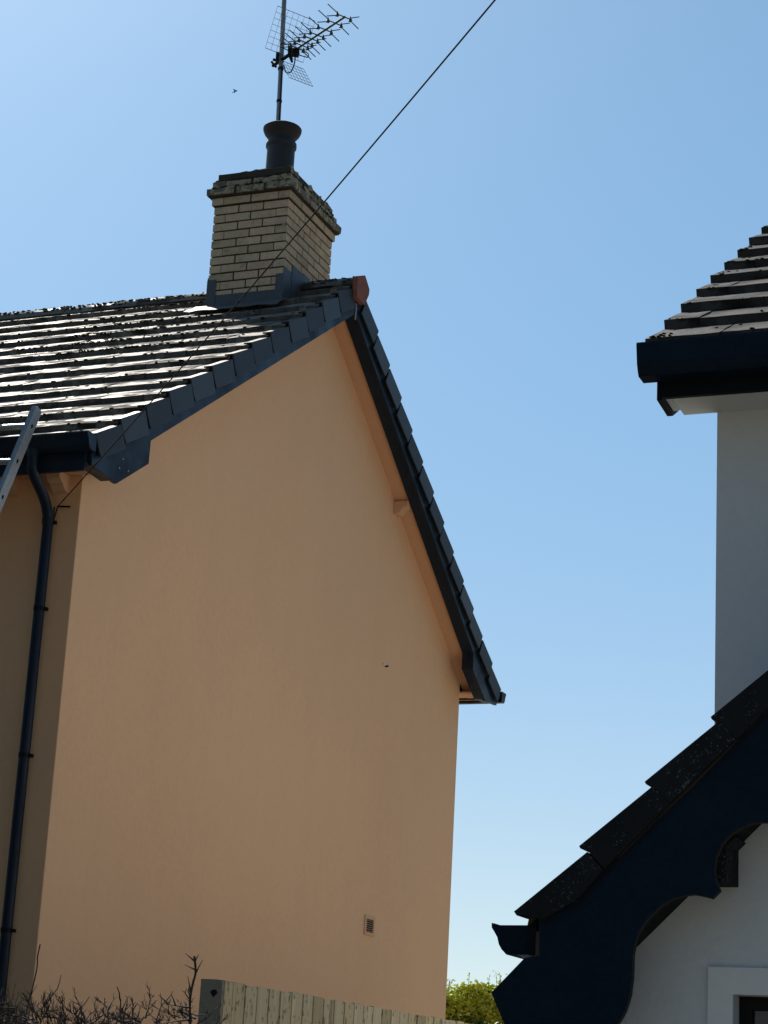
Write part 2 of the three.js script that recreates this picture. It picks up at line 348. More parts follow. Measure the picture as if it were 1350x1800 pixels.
    part(peach, 'verge_soffit', zy(q([[S1.RZ, tz(S1.RZ, -.13)], [-10.66, tz(-10.66, -.13)], [-10.66, 5.386], [zs, 5.386], [S1.RZ, tz(S1.RZ, -.2025)]].map(([z, y]) => [Z(z), y])), XW - .001, XV - .151), M.peachTrim);
    part(peach, 'fascia', box(XL - .25, XV - .0625, side > 0 ? 5.262 : 5.366, 5.46, Z(-10.535), Z(-10.56)), M.navy);
    part(peach, 'eave_soffit', box(XL - .25, XV - .152, side > 0 ? 5.352 : 5.389, side > 0 ? 5.372 : 5.405, Z(-10.561), Z(-10.906)), M.peachTrim);
    part(peach, 'bedding_batten', box(XL - .25, XV - .04, 5.40, 5.47, Z(-10.600), Z(-10.565)), M.navyDark);
  }
  // screws and a cover strip on the bargeboards
  for (const [y, z] of [[5.455, -10.94], [5.385, -10.905], [5.40, -11.02]]) { const g = new THREE.CylinderGeometry(.006, .006, .004, 10); g.rotateZ(Math.PI / 2); g.translate(XV - .032, y, z); part(peach, 'screw', boxUV(g), M.screw); }
  part(peach, 'joint_strip', box(XV - .034, XV - .026, 7.755, 7.895, S1.RZ + .018, S1.RZ + .005), M.pale);

  // gutters: ogee section, end cap, along both eaves
  const og = [[0, 0], [.112, 0], [.118, -.010], [.112, -.022], [.098, -.040], [.090, -.066], [.080, -.086], [.062, -.104], [0, -.104]];
  const ogIn = [[.004, 0], [.004, -.100], [.060, -.100], [.076, -.084], [.086, -.064], [.094, -.040], [.107, -.020], [.108, -.004]];
  for (const side of [1, -1]) {
    const Z = a => side > 0 ? -10.534 + a : 2 * S1.RZ + 10.534 - a, flip = p => side > 0 ? p : p.slice().reverse();
    const outer = og.map(([a, b]) => [Z(a), 5.475 + b]), ring = [...og, [0, -.0005], ...ogIn].map(([a, b]) => [Z(a), 5.475 + b]);
    part(peach, 'gutter', join([zy(flip([...og.slice(1), [0, 0], [.004, 0], ...ogIn.slice(1)].map(([a, b]) => [Z(a), 5.475 + b])), XL - .28, XV + .0), zy(flip(outer.map(p => p)), XV, XV + .006)]), M.navy);
    for (const x of [-7.6, -8.6]) part(peach, 'gutter_bracket', zy(flip(og.map(([a, b]) => [Z(a * 1.06 + .001), 5.475 + b * 1.05])), x - .02, x), M.navy);
  }

  // downpipe with swan neck and clips
  const pipe = part(peach, 'downpipe', join([tube([[-6.675, 5.40, -10.46], [-6.678, 5.32, -10.475], [-6.69, 5.262, -10.51], [-6.722, 5.155, -10.72], [-6.740, 5.08, -10.805], [-6.742, 5.0, -10.825], [-6.742, 4.9, -10.825]], .034, 16, 40), rod([-6.742, 4.9, -10.825], [-6.742, 0, -10.825], .034, 16)].map(g => boxUV(plain(g)))), M.navy);
  part(pipe, 'pipe_socket', rod([-6.675, 5.395, -10.46], [-6.677, 5.345, -10.467], .038, 16), M.navy);
  part(pipe, 'pipe_socket', rod([-6.742, 5.10, -10.818], [-6.742, 5.02, -10.825], .039, 16), M.navy);
  for (const y of [5.03, 4.47, 3.55, 2.50]) part(pipe, 'pipe_clip', join([boxUV(rod([-6.742, y - .014, -10.825], [-6.742, y + .014, -10.825], .0365, 16)), box(-6.712, -6.690, y - .010, y + .010, -10.85, -10.825)]), M.black);

  // ogee eave brackets
  const ogee = [[0, 0], [.145, 0], [.145, -.022], [.135, -.048], [.112, -.060], [.092, -.068], [.080, -.088], [.055, -.108], [.022, -.116], [0, -.112]];
  for (const x of [-6.655, -7.02, -7.9, -8.8]) part(peach, 'eave_bracket', zy(ogee.map(([a, b]) => [ZF + a, 5.350 + b]), x - .10, x, .003), M.peachTrim);
  part(peach, 'verge_bracket', xy(ogee.map(([a, b]) => [XW + a * .95, 6.718 + b]), -16.26, -16.15, .003), M.peachTrim);

  // air vent
  const vent = part(peach, 'air_vent', zy([[-16.00, 3.125], [-16.215, 3.125], [-16.215, 2.965], [-16.00, 2.965]], XW, XW + .012, .002, [[[-16.03, 3.095], [-16.03, 2.99], [-16.185, 2.99], [-16.185, 3.095]]]), M.peachTrim);
  part(vent, 'vent_shade', box(XW + .0005, XW + .002, 2.985, 3.10, -16.19, -16.025), M.black);  // flat black sheet stands for the shade inside the vent
  for (let k = 0; k < 6; k++) { const y = 2.998 + k * .0172; part(vent, 'vent_louvre', box(XW + .0022, XW + .005, y, y + .003, -16.184, -16.031), M.peachTrim); }
  // stub of an old fixing left in the wall
  const fx = part(peach, 'wall_fixing', box(XW, XW + .012, 5.245, 5.257, -16.15, -16.09), M.whiteTrim, { label: 'tiny pale fixing in the middle of the gable' });
  { const g = box(-.014, .014, 0, .010, -.010, .010); g.rotateX(.6); g.translate(XW + .014, 5.240, -16.165); part(fx, 'dark_stub', g, M.black); }
  part(peach, 'wire_hook', rod([-6.705, 5.142, -10.86], [-6.62, 5.138, -10.87], .006, 6), M.black);
}

// ---------------------------------------------------------------- its chimney
{
  const x0 = -7.455, x1 = -6.780, z0 = -14.950, z1 = -14.040, C = .075;
  const core = join([box(x0 + .010, x1 - .010, 7.3, 8.99, z0 + .010, z1 - .010)]);
  const ch = part(peach, 'chimney', core, M.mortar);
  // courses: k = 0 is the first projecting one at y = 8.70
  for (let k = -13; k < 4; k++) {
    const y = 8.70 + k * C, out = k < 0 ? 0 : [.018, .052, .020, -.03][k], a0 = x0 - out, a1 = x1 + out, b0 = z0 - out, b1 = z1 + out;
    if (k >= 0) part(ch, 'mortar_bed', box(a0 + .010, a1 - .010, y - .004, y + .070, b0 + .010, b1 - .010), M.mortar);
    const old = k >= 1, jit = old ? .006 : .0012, A = (k & 1) !== 0;
    const list = [];
    // long faces hold bricks along x between the corners; side faces along z
    const W = a1 - a0, Dp = b1 - b0, pitch = W / 3, hdr = pitch / 2, pz = (Dp - (A ? 2 * hdr * .98 : 0)) / (A ? 3 : 4);
    const bd = .1025;
    if (A) {
      for (let i = 0; i < 3; i++) for (const [f, g] of [[b1 - bd, b1], [b0, b0 + bd]]) list.push([a0 + i * pitch, a0 + (i + 1) * pitch, f, g, 'x']);
      const s0 = b0 + bd, s1 = b1 - bd, n = 3, p = (s1 - s0) / n;
      for (let i = 0; i < n; i++) for (const [f, g] of [[a1 - bd, a1], [a0, a0 + bd]]) list.push([f, g, s0 + i * p, s0 + (i + 1) * p, 'z']);
    } else {
      const p = Dp / 4;
      for (let i = 0; i < 4; i++) for (const [f, g] of [[a1 - bd, a1], [a0, a0 + bd]]) list.push([f, g, b0 + i * p, b0 + (i + 1) * p, 'z']);
      const s0 = a0 + bd, s1 = a1 - bd, n = 2, q = (s1 - s0) / n;
      for (let i = 0; i < n; i++) for (const [f, g] of [[b1 - bd, b1], [b0, b0 + bd]]) list.push([s0 + i * q, s0 + (i + 1) * q, f, g, 'x']);
    }
    for (const [p, q, f, g, ax] of list) {
      const roofY = 8.08 - Math.abs((f + g) / 2 + 14.48) * .664; if (y + C < roofY - .12) continue;
      if (k === 3 && rnd() < .12) continue;
      const jj = old ? .010 : .0068, jx = ax === 'x' ? jj : 0, jz = ax === 'z' ? jj : 0;
      // corner bricks keep their outer edge
      const P = p <= a0 + 1e-4 ? p : p + jx, Q = q >= a1 - 1e-4 ? q : q - jx, F = f <= b0 + 1e-4 ? f : f + jz, G = g >= b1 - 1e-4 ? g : g - jz;
      let b = new THREE.BoxGeometry(Q - P, old ? .056 : .0605, G - F, old ? 5 : 1, old ? 2 : 1, old ? 5 : 1);
      if (old) { const a = b.attributes.position; for (let i = 0; i < a.count; i++) { const h = (s) => vnoise(L[s], a.getX(i) * 24 + p * 31, a.getZ(i) * 24 + f * 17 + a.getY(i) * 30 + k * 9, 64, 64) - .5; const r = k === 3 ? .022 : .011; a.setXYZ(i, a.getX(i) + h(0) * r, a.getY(i) + h(1) * r, a.getZ(i) + h(2) * r); } b.computeVertexNormals(); }
      b.translate((P + Q) / 2 + rr(-jit, jit), y + .033 + rr(-jit, jit) * .7, (F + G) / 2 + rr(-jit, jit));
      boxUV(b, [rnd(), rnd()]);
      part(ch, 'brick', b, old ? M.brickOld : M.brick[Math.floor(rnd() * 5)]);
    }
  }
  // mortar flaunching and moss along the cap
  const fl = new THREE.BoxGeometry(.66, .07, .88, 16, 2, 20), fp = fl.attributes.position;
  for (let i = 0; i < fp.count; i++) { const x = fp.getX(i), z = fp.getZ(i), e = Math.max(Math.abs(x) / .33, Math.abs(z) / .44); const n = vnoise(L[1], x * 22 + 9, z * 22 + 9, 64, 64) - .5; if (fp.getY(i) > 0) fp.setY(i, fp.getY(i) + (1 - e) * .05 + n * .03); fp.setX(i, x + n * .02); }
  fl.translate((x0 + x1) / 2, 8.955, (z0 + z1) / 2); fl.computeVertexNormals();
  part(ch, 'mortar_cap', boxUV(fl), M.brickOld);
  const ms = [];
  for (let n = 0; n < 150; n++) {
    const side = rnd(), t = rnd(), lv = Math.floor(rr(0, 3)), out = [.05, .02, -.03][lv], y = [8.846, 8.92, 8.995][lv] + rr(-.006, .006);
    if (side < .5) ms.push(lump(mix(x0, x1, t), y, z1 + out - rr(0, .02), rr(.008, .03), rr(.004, .012), rr(.008, .015)));
    else ms.push(lump(x1 + out - rr(0, .02), y, mix(z0, z1, t), rr(.008, .015), rr(.004, .012), rr(.008, .035)));
  }
  part(ch, 'moss', join(ms), M.moss, { kind: 'stuff' });
  // lead flashing: apron, corner pieces, steps up the side
  const lead = [];
  const ap = new THREE.BoxGeometry(.83, .005, .24, 14, 1, 4), app = ap.attributes.position;
  for (let i = 0; i < app.count; i++) app.setY(i, app.getY(i) + (vnoise(L[2], app.getX(i) * 14 + 5, app.getZ(i) * 14 + 5, 64, 64) - .5) * .016);
  ap.computeVertexNormals(); ap.rotateX(S1.pitch - .03); { const [y, z] = S1.at(1, .66, .014); ap.translate(-7.13, y, z); }
  lead.push(boxUV(ap), box(x0 - .004, x1 + .004, 7.70, 7.902, z1, z1 + .005));
  part(ch, 'lead_apron', join(lead), M.lead);
  for (const g of [box(x0 - .006, x0 + .075, 7.72, 8.04, z1 + .0055, z1 + .009), box(x1 - .062, x1 + .007, 7.72, 8.035, z1 + .0055, z1 + .009),
    box(x1, x1 + .006, 7.6, 8.095, z1 - .155, z1 + .005), box(x1, x1 + .009, 7.7, 8.165, z1 - .37, z1 - .150), box(x1, x1 + .006, 7.8, 8.185, z1 - .50, z1 - .372), box(x0 - .005, x0, 7.6, 8.06, z1 - .3, z1 + .005)])
    part(ch, 'lead_flashing', g, M.lead);
  part(ch, 'old_bracket', join([box(-6.82, -6.795, 8.46, 8.49, z1, z1 + .012), boxUV(rod([-6.81, 8.475, z1], [-6.81, 8.475, z1 + .03], .008, 8))]), M.screw);
  // pot
  const pr = [[.120, 8.95], [.119, 9.40], [.130, 9.405], [.132, 9.425], [.130, 9.445], [.120, 9.452], [.117, 9.475], [.122, 9.495], [.150, 9.530], [.163, 9.560], [.166, 9.580], [.160, 9.588], [.140, 9.575], [.105, 9.545], [.100, 9.30], [.100, 9.0]];
  const pg = n => { const g = new THREE.LatheGeometry(n.map(p => new THREE.Vector2(...p)), 40); g.translate(-7.108, 0, -14.5); return g; };
  part(ch, 'chimney_pot', pg(pr.slice(0, 7)), M.pot);
  part(ch, 'pot_rim', pg(pr.slice(6)), M.potTop, { label: 'flared rusty rim of the pot' });
}

// ================================================================ AERIAL
{
  const B = [-7.145, 9.30, -14.5], T = [-7.195, 11.3, -14.5];
  const at = y => B[0] + (T[0] - B[0]) * (y - B[1]) / (T[1] - B[1]);
  const aer = thing('tv_aerial', 'dark yagi television aerial with mesh reflector on the mast above the chimney pot', 'aerial', B);
  part(aer, 'mast', rod(B, T, .0205, 16), M.galv);
  const cy = 10.259, m = new THREE.Vector3(at(cy), cy, -14.5), b = new THREE.Vector3(.844, 0, .536).normalize(), l = new THREE.Vector3().crossVectors(b, new THREE.Vector3(0, 1, 0)), u = new THREE.Vector3(0, 1, 0);
  const P = (f, la, up) => m.clone().addScaledVector(b, f).addScaledVector(l, la).addScaledVector(u, up).toArray();
  part(aer, 'mast_clamp', join([rod([at(10.17), 10.155, -14.5], [at(10.17), 10.175, -14.5], .026, 12), rod([at(9.86), 9.845, -14.5], [at(9.86), 9.865, -14.5], .0245, 12), rod(P(-.13, .0, -.01), P(.12, 0, -.01), .016, 8), rod(P(-.05, .05, 0), P(-.05, -.05, 0), .012, 8), rod(P(.0, .04, -.03), P(.0, .04, .05), .016, 8), rod(P(-.12, .03, .02), P(-.12, -.03, -.02), .010, 6), rod(P(.14, 0, -.01), P(.13, .0, .07), .022, 8), rod(P(.14, 0, -.02), P(.18, 0, -.10), .018, 8, .010)].map(plain)), M.black);
  part(aer, 'boom', rod(P(.08, 0, 0), P(.96, 0, 0), .0095, 10), M.director);
  const S = [.955, .82, .675, .555, .47, .385, .32, .255];
  for (const f of S) {
    const gs = [rod(P(f, .075, 0), P(f, -.06, 0), .005, 6)];
    for (const s of [1, -1]) {
      const e = s > 0 ? .074 : -.058, o = s > 0 ? .175 : -.145;
      gs.push(rod(P(f, e, .012), P(f, o, .056), .0042, 6), rod(P(f, e, -.012), P(f, o, -.056), .0042, 6));
      const tri = new THREE.ConeGeometry(.020, .05, 4); tri.translate(0, .008, 0); tri.translate(...P(f, e, 0)); gs.push(tri);
    }
    part(aer, 'director', join(gs.map(plain)), M.director);
  }
  part(aer, 'dipole_box', join([box(-.03, .03, -.026, .026, -.034, .034)].map(g => { g.rotateY(.57); g.translate(...P(.225, 0, -.03)); return plain(g); })), M.black);
  part(aer, 'dipole', tube([P(.21, .13, 0), P(.21, .14, .02), P(.21, .0, .03), P(.21, -.13, .02), P(.21, -.14, 0), P(.21, -.13, -.02), P(.21, 0, -.03), P(.21, .13, -.02)], .005, 6, 40), M.black);
  for (const s of [1, -1]) {                                // two wire panels opening forward
    const g = [], n = 7, mm = s > 0 ? 7 : 5, len = s > 0 ? .34 : .27;
    const Q = (i, j) => s > 0 ? P(.02 + .15 * (j / mm), mix(.18, -.21, i / n), .035 + len * (j / mm)) : P(.03 + .17 * (j / mm), mix(.03, -.215, i / n), -.03 - .235 * (j / mm));
    for (let i = 0; i <= n; i++) g.push(rod(Q(i, 0), Q(i, mm), .0017, 4));
    for (let j = 0; j <= mm; j++) g.push(rod(Q(0, j), Q(n, j), j === 0 || j === mm ? .0026 : .0017, 4));
    part(aer, 'reflector_panel', join(g.map(plain)), M.wire);
  }
  part(aer, 'feed_cable', tube([P(.225, 0, -.05), P(.22, 0, -.13), P(.17, 0, -.19), P(.09, 0, -.16), P(.05, 0, -.08), [at(10.14) + .024, 10.14, -14.478], [at(9.9) + .024, 9.9, -14.478], [at(9.65) + .023, 9.65, -14.478]], .0055, 6, 60), M.black);
}

// ================================================================ LADDER
{
  const T = new THREE.Vector3(-6.594, 5.607, -10.33), dn = new THREE.Vector3(-.095, -1, .33).normalize(), side = new THREE.Vector3(-1, .03, 0).normalize(), nrm = new THREE.Vector3().crossVectors(dn, side).normalize();
  const len = 5.9;
  const lad = thing('ladder', 'aluminium ladder leaning against the dark gutter left of the downpipe', 'ladder', [T.x + dn.x * len, 0, T.z + dn.z * len]);
  const basis = new THREE.Matrix4().makeBasis(side.clone().negate(), dn.clone().negate(), new THREE.Vector3().crossVectors(side.clone().negate(), dn.clone().negate()));
  const P = (d, s, n) => T.clone().addScaledVector(dn, d).addScaledVector(side, s).addScaledVector(nrm, n);
  for (const s of [0, .30]) {
    // stile: a box section with the round rung sockets cut through its web
    const w = .036, hole = []; for (let k = 0; k < 22; k++) { const y = -.135 - k * .262, c = []; for (let i = 0; i < 12; i++) c.push([.0 + .0105 * Math.cos(-i * Math.PI / 6), y + .015 * Math.sin(-i * Math.PI / 6)]); hole.push(c); }
    const web = extrude(shapeOf([[-w, -len], [w, -len], [w, -.01], [w - .012, 0], [-w + .012, 0], [-w, -.01]], hole), .005); web.rotateY(Math.PI / 2); web.translate(.012, 0, 0);
    const g = join([boxUV(web), box(-.016, .012, -len, -.004, w - .006, w), box(-.016, .012, -len, -.004, -w, -w + .006), box(-.017, -.013, -len, -.006, -w, w)]);
    g.applyMatrix4(basis); const o = P(0, s, 0); g.translate(o.x, o.y, o.z);
    part(lad, 'stile', g, M.alu);
  }
  for (let k = 0; k < 22; k++) { const d = .135 + k * .262; part(lad, 'rung', boxUV(rod(P(d, .014, 0).toArray(), P(d, .286, 0).toArray(), .019, 16)), M.rung); }
}

// ================================================================ OVERHEAD CABLE
{
  const H = new THREE.Vector3(-6.705, 5.142, -10.86), Q = new THREE.Vector3(6.5, 7, 2), pts = [];
  Q.x = 6.05;
  for (let i = 0; i <= 30; i++) { const t = i / 30, p = H.clone().lerp(Q, t); p.y -= .24 * 4 * t * (1 - t); pts.push(p.toArray()); }
  const c = thing('overhead_cable', 'thin dark cable running from the wall by the downpipe up across the chimney and sky', 'cable', H.toArray());
  part(c, 'span', tube(pts, .0035, 8, 80), M.cable);
  part(c, 'tail', tube([H.toArray(), [-6.722, 5.09, -10.868], [-6.735, 5.03, -10.872], [-6.738, 4.9, -10.874], [-6.738, 2.0, -10.874]], .005, 6, 40), M.cable);
}

// ================================================================ THE WHITE HOUSE ON THE RIGHT
const S2 = slopeFrame(7.405, -12.10, 33 * D);
const XR = -1.948, ZR = -8.5, XRV = -2.2;
const white = thing('white_house', 'white rendered house cut off by the right edge, with slate grey tiles and dark eaves', 'house', [XR, 0, ZR]);
{
  const E2 = (S2.RY - 4.872) / Math.sin(S2.pitch), XE = 5;
  part(white, 'front_wall', box(XR, XE, 0, 4.638, ZR - .3, ZR), M.white);
  part(white, 'side_wall', zy([[ZR - .302, 0], [-15.7, 0], [-15.7, 4.7], [S2.RZ, 7.15], [ZR - .302, 4.7]], XR, XR + .3), M.white);
  part(white, 'rear_wall', box(XR, XE, 0, 4.638, -16.0, -15.702), M.white);
  part(white, 'end_wall', zy([[ZR - .302, 0], [-15.7, 0], [-15.7, 4.7], [S2.RZ, 7.15], [ZR - .302, 4.7]], XE - .3, XE), M.white);
  const deck = [];
  for (const side of [1, -1]) deck.push(zy([onSlope(S2, side, .02, -.085), onSlope(S2, side, E2 - .03, -.085), onSlope(S2, side, E2 - .03, -.15), onSlope(S2, side, .02, -.15)], XRV + .05, XE + .2));
  const roof = part(white, 'roof', join(deck), M.felt);
  const G2 = .357, variants = [0, 1, 2, 3].map(v => tileGeo(.33, v + 1)), far = [];
  for (let i = 0; i < 13; i++) for (let k = 0; k < 22; k++) {
    const d = E2 - i * G2 - (i ? .012 : 0), x = XRV + .165 + k * .33 + (i % 2) * .165 + rr(-.006, .006), v = Math.floor(rnd() * 4);
    if (k < 4 && i < 11) layTile(roof, 'roof_tile', variants[v], M.tileRight, x, S2, 1, d, 1.2);
    else { const m = layTile(new THREE.Group(), 'roof_tile_far', variants[v], M.tileRight, x, S2, 1, d); m.updateMatrix(); far.push(variants[v].clone().applyMatrix4(m.matrix)); }
    if (k === 0 && i % 2) layTile(roof, 'roof_tile', (white.half ??= tileGeo(.165, 2)), M.tileRight, XRV + .0825, S2, 1, d, 1.2);
  }
  delete white.half;
  part(roof, 'distant_tiles', join(far), M.tileRight, { kind: 'stuff' });
  part(roof, 'rear_slope', zy([onSlope(S2, -1, .0, .0), onSlope(S2, -1, E2, 0), onSlope(S2, -1, E2, -.04), onSlope(S2, -1, 0, -.04)], XRV, XE + .2), M.tileRight);
  for (let k = 0; k < 16; k++) { const x = XRV + .02 + k * .45; part(roof, 'ridge_tile', zy([[-.2, -.12], [0, .05], [.2, -.12], [.18, -.13], [0, .02], [-.18, -.13]].map(([a, b]) => [S2.RZ + a, S2.RY + b]), x, x + .446), M.tileDark); }
  const ms = [];
  for (let n = 0; n < 190; n++) { const i = Math.floor(rnd() * 10), q = rr(-.008, rnd() < .5 ? .02 : .3), [y, z] = S2.at(1, E2 - i * G2 - .012 - q, -Math.max(0, q) * .116 - .001), v = n > 130; ms.push(lump(v ? XRV + rr(.012, .07) : rr(XRV + .02, -1.2), y, z, rr(.005, .014), rr(.003, .007), rr(.005, .014))); }
  part(roof, 'moss', join(ms), M.moss, { kind: 'stuff' });
  // eaves
  const og = [[0, 0], [.128, 0], [.132, -.012], [.128, -.030], [.122, -.060], [.116, -.092], [.096, -.128], [.085, -.140], [0, -.140]];
  const gy = 4.800, gz = -8.19;
  part(white, 'gutter', join([zy([...og.slice(1), [0, 0], [.004, 0], [.004, -.136], [.083, -.136], [.092, -.126], [.112, -.090], [.118, -.060], [.124, -.030], [.124, -.004]].map(([a, b]) => [gz + a, gy + b]), XRV + .006, XE + .2), zy(og.map(([a, b]) => [gz + a, gy + b]), XRV, XRV + .006)]), M.navyShaded);
  for (const x of [-.9, -.1]) part(white, 'gutter_bracket', zy(og.map(([a, b]) => [gz + a * 1.04 + .001, gy + b * 1.03]), x, x + .02), M.navyShaded);
  part(white, 'fascia', box(XRV + .08, XE + .2, 4.588, 4.80, -8.215, -8.191), M.navyDark);
  part(white, 'soffit', box(XRV + .104, XE, 4.612, 4.632, ZR + .0, -8.216), M.whiteTrim);
  part(white, 'bedding_batten', box(XRV + .02, XE + .2, 4.75, 4.83, -8.25, -8.216), M.navyDark);
  const tz2 = (z, h) => S2.RY - Math.abs(z - S2.RZ) * Math.tan(S2.pitch) + h / Math.cos(S2.pitch);
  for (const side of [1, -1]) {
    const Z = z => side > 0 ? z : 2 * S2.RZ - z, q = p => side > 0 ? p : p.slice().reverse();
    part(white, 'barge_board', zy(q([[S2.RZ, tz2(S2.RZ, -.06)], [-8.216, 4.72], [-8.216, 4.588], [-8.40, 4.576], [-8.62, 4.700], [-8.64, tz2(-8.64, -.30)], [S2.RZ, tz2(S2.RZ, -.30)]].map(([z, y]) => [Z(z), y])), XRV + .052, XRV + .080, .003), M.navyDark);
    part(white, 'verge_soffit', zy(q([[S2.RZ, tz2(S2.RZ, -.2)], [-8.26, 4.70], [-8.24, 4.606], [-8.40, 4.598], [-8.61, 4.718], [-8.64, tz2(-8.64, -.26)], [S2.RZ, tz2(S2.RZ, -.26)]].map(([z, y]) => [Z(z), y])), XRV + .081, XRV + .103), M.whiteTrim);
    part(white, 'verge_soffit', zy(q([[S2.RZ, tz2(S2.RZ, -.2)], [-8.80, tz2(-8.8, -.2)], [-8.80, tz2(-8.8, -.25)], [S2.RZ, tz2(S2.RZ, -.25)]].map(([z, y]) => [Z(z), y])), XRV + .104, XR), M.whiteTrim);
  }
}

// ---------------------------------------------------------------- gabled porch of the white house
{
  const ZP = -7.62, ZW = -7.88, slope = 44.2 * D, ts = Math.tan(slope);
  const base = [[-2.506, 2.338]];
  const porch = thing('gabled_porch', 'white gabled porch with tiled roof and dark scalloped bargeboard, lower right corner', 'porch', [-0.8, 0, ZP]);
  // verge line: y of the tile tops at x (left slope), apex at XA
  const XA = -.78, X0 = -2.506, Y0 = 2.345, topY = x => Y0 + (x - X0) * ts, YA = topY(XA);
  // verge tiles of the left and right slope, seen edge on, each stepping over the one below
  const G3 = .349, vt = [0, 1, 2].map(v => {
    const e = v * .004;
    const g = extrude(shapeOf(v < 2 ? [[0, 0], [.3605, -.034], [.3605, -.128], [.0125, -.128 - e], [.0125, -.036], [.004, -.022], [-.003, -.010]] : [[0, 0], [.3605, -.034], [.3605, -.128], [.20, -.136], [.06, -.098], [.018, -.036], [-.002, -.018]]), .20, .0015); return boxUV(g, [v * .3, v * .2]);
  });
  const zBack = ZR + .002;
  const roofDeck = [];
  for (const s of [1, -1]) {
    const mx = x => s > 0 ? x : 2 * XA - x, n = p => s > 0 ? p : p.slice().reverse();
    roofDeck.push(xy(n([[X0 + .04, topY(X0 + .04) - .075], [XA, YA - .075], [XA, YA - .13], [X0 + .04, topY(X0 + .04) - .13]].map(([x, y]) => [mx(x), y])), s > 0 ? zBack : ZR + .002, ZP - .062));
  }
  const roof = part(porch, 'roof', join(roofDeck), M.navyDark);
  for (const s of [1, -1]) for (let i = 0; i < 7; i++) {
    const x = X0 + i * G3 * Math.cos(slope), y = topY(x) + (i ? .006 : 0), m = new THREE.Mesh(vt[i === 0 ? 2 : i % 2], M.slateDark);
    m.name = numbered('verge_tile'); m.castShadow = m.receiveShadow = true;
    m.rotation.z = slope + (i === 0 ? .0 : .0); m.position.set(x, y, ZP - .17);
    if (s < 0) { m.rotation.set(0, Math.PI, slope, 'YXZ'); m.position.set(2 * XA - x, y, ZP + .03); }
    roof.add(m);
  }
  // tile courses behind the verge on the left slope
  const cs = [];
  for (const s of [1, -1]) for (let i = 0; i < 7; i++) { const x = X0 + i * G3 * Math.cos(slope), y = topY(x) + (i ? .008 : -.008); const c = Math.cos(slope), n = Math.sin(slope); const pts = [[x, y], [x + .4 * c + .03 * n, y + .4 * n - .03 * c], [x + .4 * c + .06 * n, y + .4 * n - .06 * c], [x + .03 * n, y - .03 * c]].map(([a, b]) => [s > 0 ? a : 2 * XA - a, b]); cs.push(xy(s > 0 ? pts.reverse() : pts, s > 0 ? zBack : ZR + .002, ZP - .175)); }
  part(roof, 'tile_courses', join(cs), M.tileDark);
  // scalloped bargeboard
  const one = [[-1.719, 2.436], [-1.735, 2.473], [-1.740, 2.510], [-1.733, 2.561], [-1.712, 2.607], [-1.690, 2.633], [-1.666, 2.651], [-1.636, 2.670], [-1.606, 2.681], [-1.575, 2.687], [-1.543, 2.687], [-1.50, 2.680], [-1.455, 2.672], [-1.420, 2.690]];
  const tail = [[-2.538, 1.930], [-2.50, 1.86], [-2.44, 1.80], [-2.35, 1.765], [-2.25, 1.78], [-2.17, 1.845], [-2.097, 1.945], [-2.085, 1.962], [-2.068, 1.995], [-2.052, 2.049], [-2.045, 2.111], [-2.044, 2.193], [-2.038, 2.235], [-2.022, 2.285], [-1.988, 2.332], [-1.937, 2.379], [-1.912, 2.395], [-1.886, 2.406], [-1.843, 2.417], [-1.815, 2.420], [-1.792, 2.416], [-1.770, 2.412], [-1.749, 2.406]];
  const low = [...tail]; for (const k of [0, 1, 2]) for (const [x, y] of one) { const a = x + k * .329, b = y + k * .320; if (a < XA - .02) low.push([a, b]); }
  low.push([XA, low[low.length - 1][1] + .06]);
  const up = [[XA, YA - .13], [-1.544, 3.105], [-1.670, 2.982], [-1.822, 2.825], [-1.964, 2.695], [-2.10, 2.56], [-2.133, 2.543], [-2.247, 2.478], [-2.353, 2.420], [-2.416, 2.362], [-2.409, 2.186], [-2.466, 2.176], [-2.595, 2.043]];
  const poly = [...low, ...up];
  part(porch, 'barge_board', xy(poly, ZP - .028, ZP, .002), [M.navyShaded, M.edge]);
  part(porch, 'barge_board', xy(poly.map(([x, y]) => [2 * XA - x, y]).reverse(), ZP - .028, ZP, .002), [M.navyShaded, M.edge]);
  part(porch, 'barge_moulding', join([1, -1].map(s => { const p = [[-1.544, 3.118], [-1.670, 2.994], [-1.822, 2.838], [-1.964, 2.707], [-2.10, 2.572], [-2.133, 2.553], [-2.247, 2.488], [-2.353, 2.430], [-2.41, 2.378]]; const q = [[XA, YA - .115], ...p, ...p.slice().reverse().map(([x, y]) => [x, y - .014]), [XA, YA - .13]].map(([x, y]) => [s > 0 ? x : 2 * XA - x, y]); return xy(s > 0 ? q : q.reverse(), ZP - .02, ZP + .010); })), M.edge);
  // soffit between bargeboard and wall, with purlin end and rafters
  const so = (x) => 2.233 + (x + 2.113) * .985;
  part(porch, 'soffit', join([1, -1].map(s => { const q = [[-2.4, so(-2.4)], [XA, so(XA)], [XA, so(XA) + .10], [-2.4, so(-2.4) + .10]].map(([x, y]) => [s > 0 ? x : 2 * XA - x, y]); return xy(s > 0 ? q : q.reverse(), ZW, ZP - .03); })), M.navyDark);
  part(porch, 'purlin', box(-1.79, -1.708, 2.478, 2.62, ZW, ZP - .05), M.slateDark);
  { const g = box(-.03, .03, -.022, .022, ZW + .02, ZP - .06); g.rotateZ(slope + Math.PI / 2); g.translate(-1.712, 2.648, 0); part(porch, 'rafter_block', g, M.slateDark); }
  // walls and window
  const wx0 = -2.20, wx1 = 2 * XA + 2.20, win = [-1.723, -.95, 1.1, 2.080];
  const wall = [[wx0, 0], [wx1, 0], [wx1, so(wx0) + .02], [XA, so(XA) + .02], [wx0, so(wx0) + .02]];
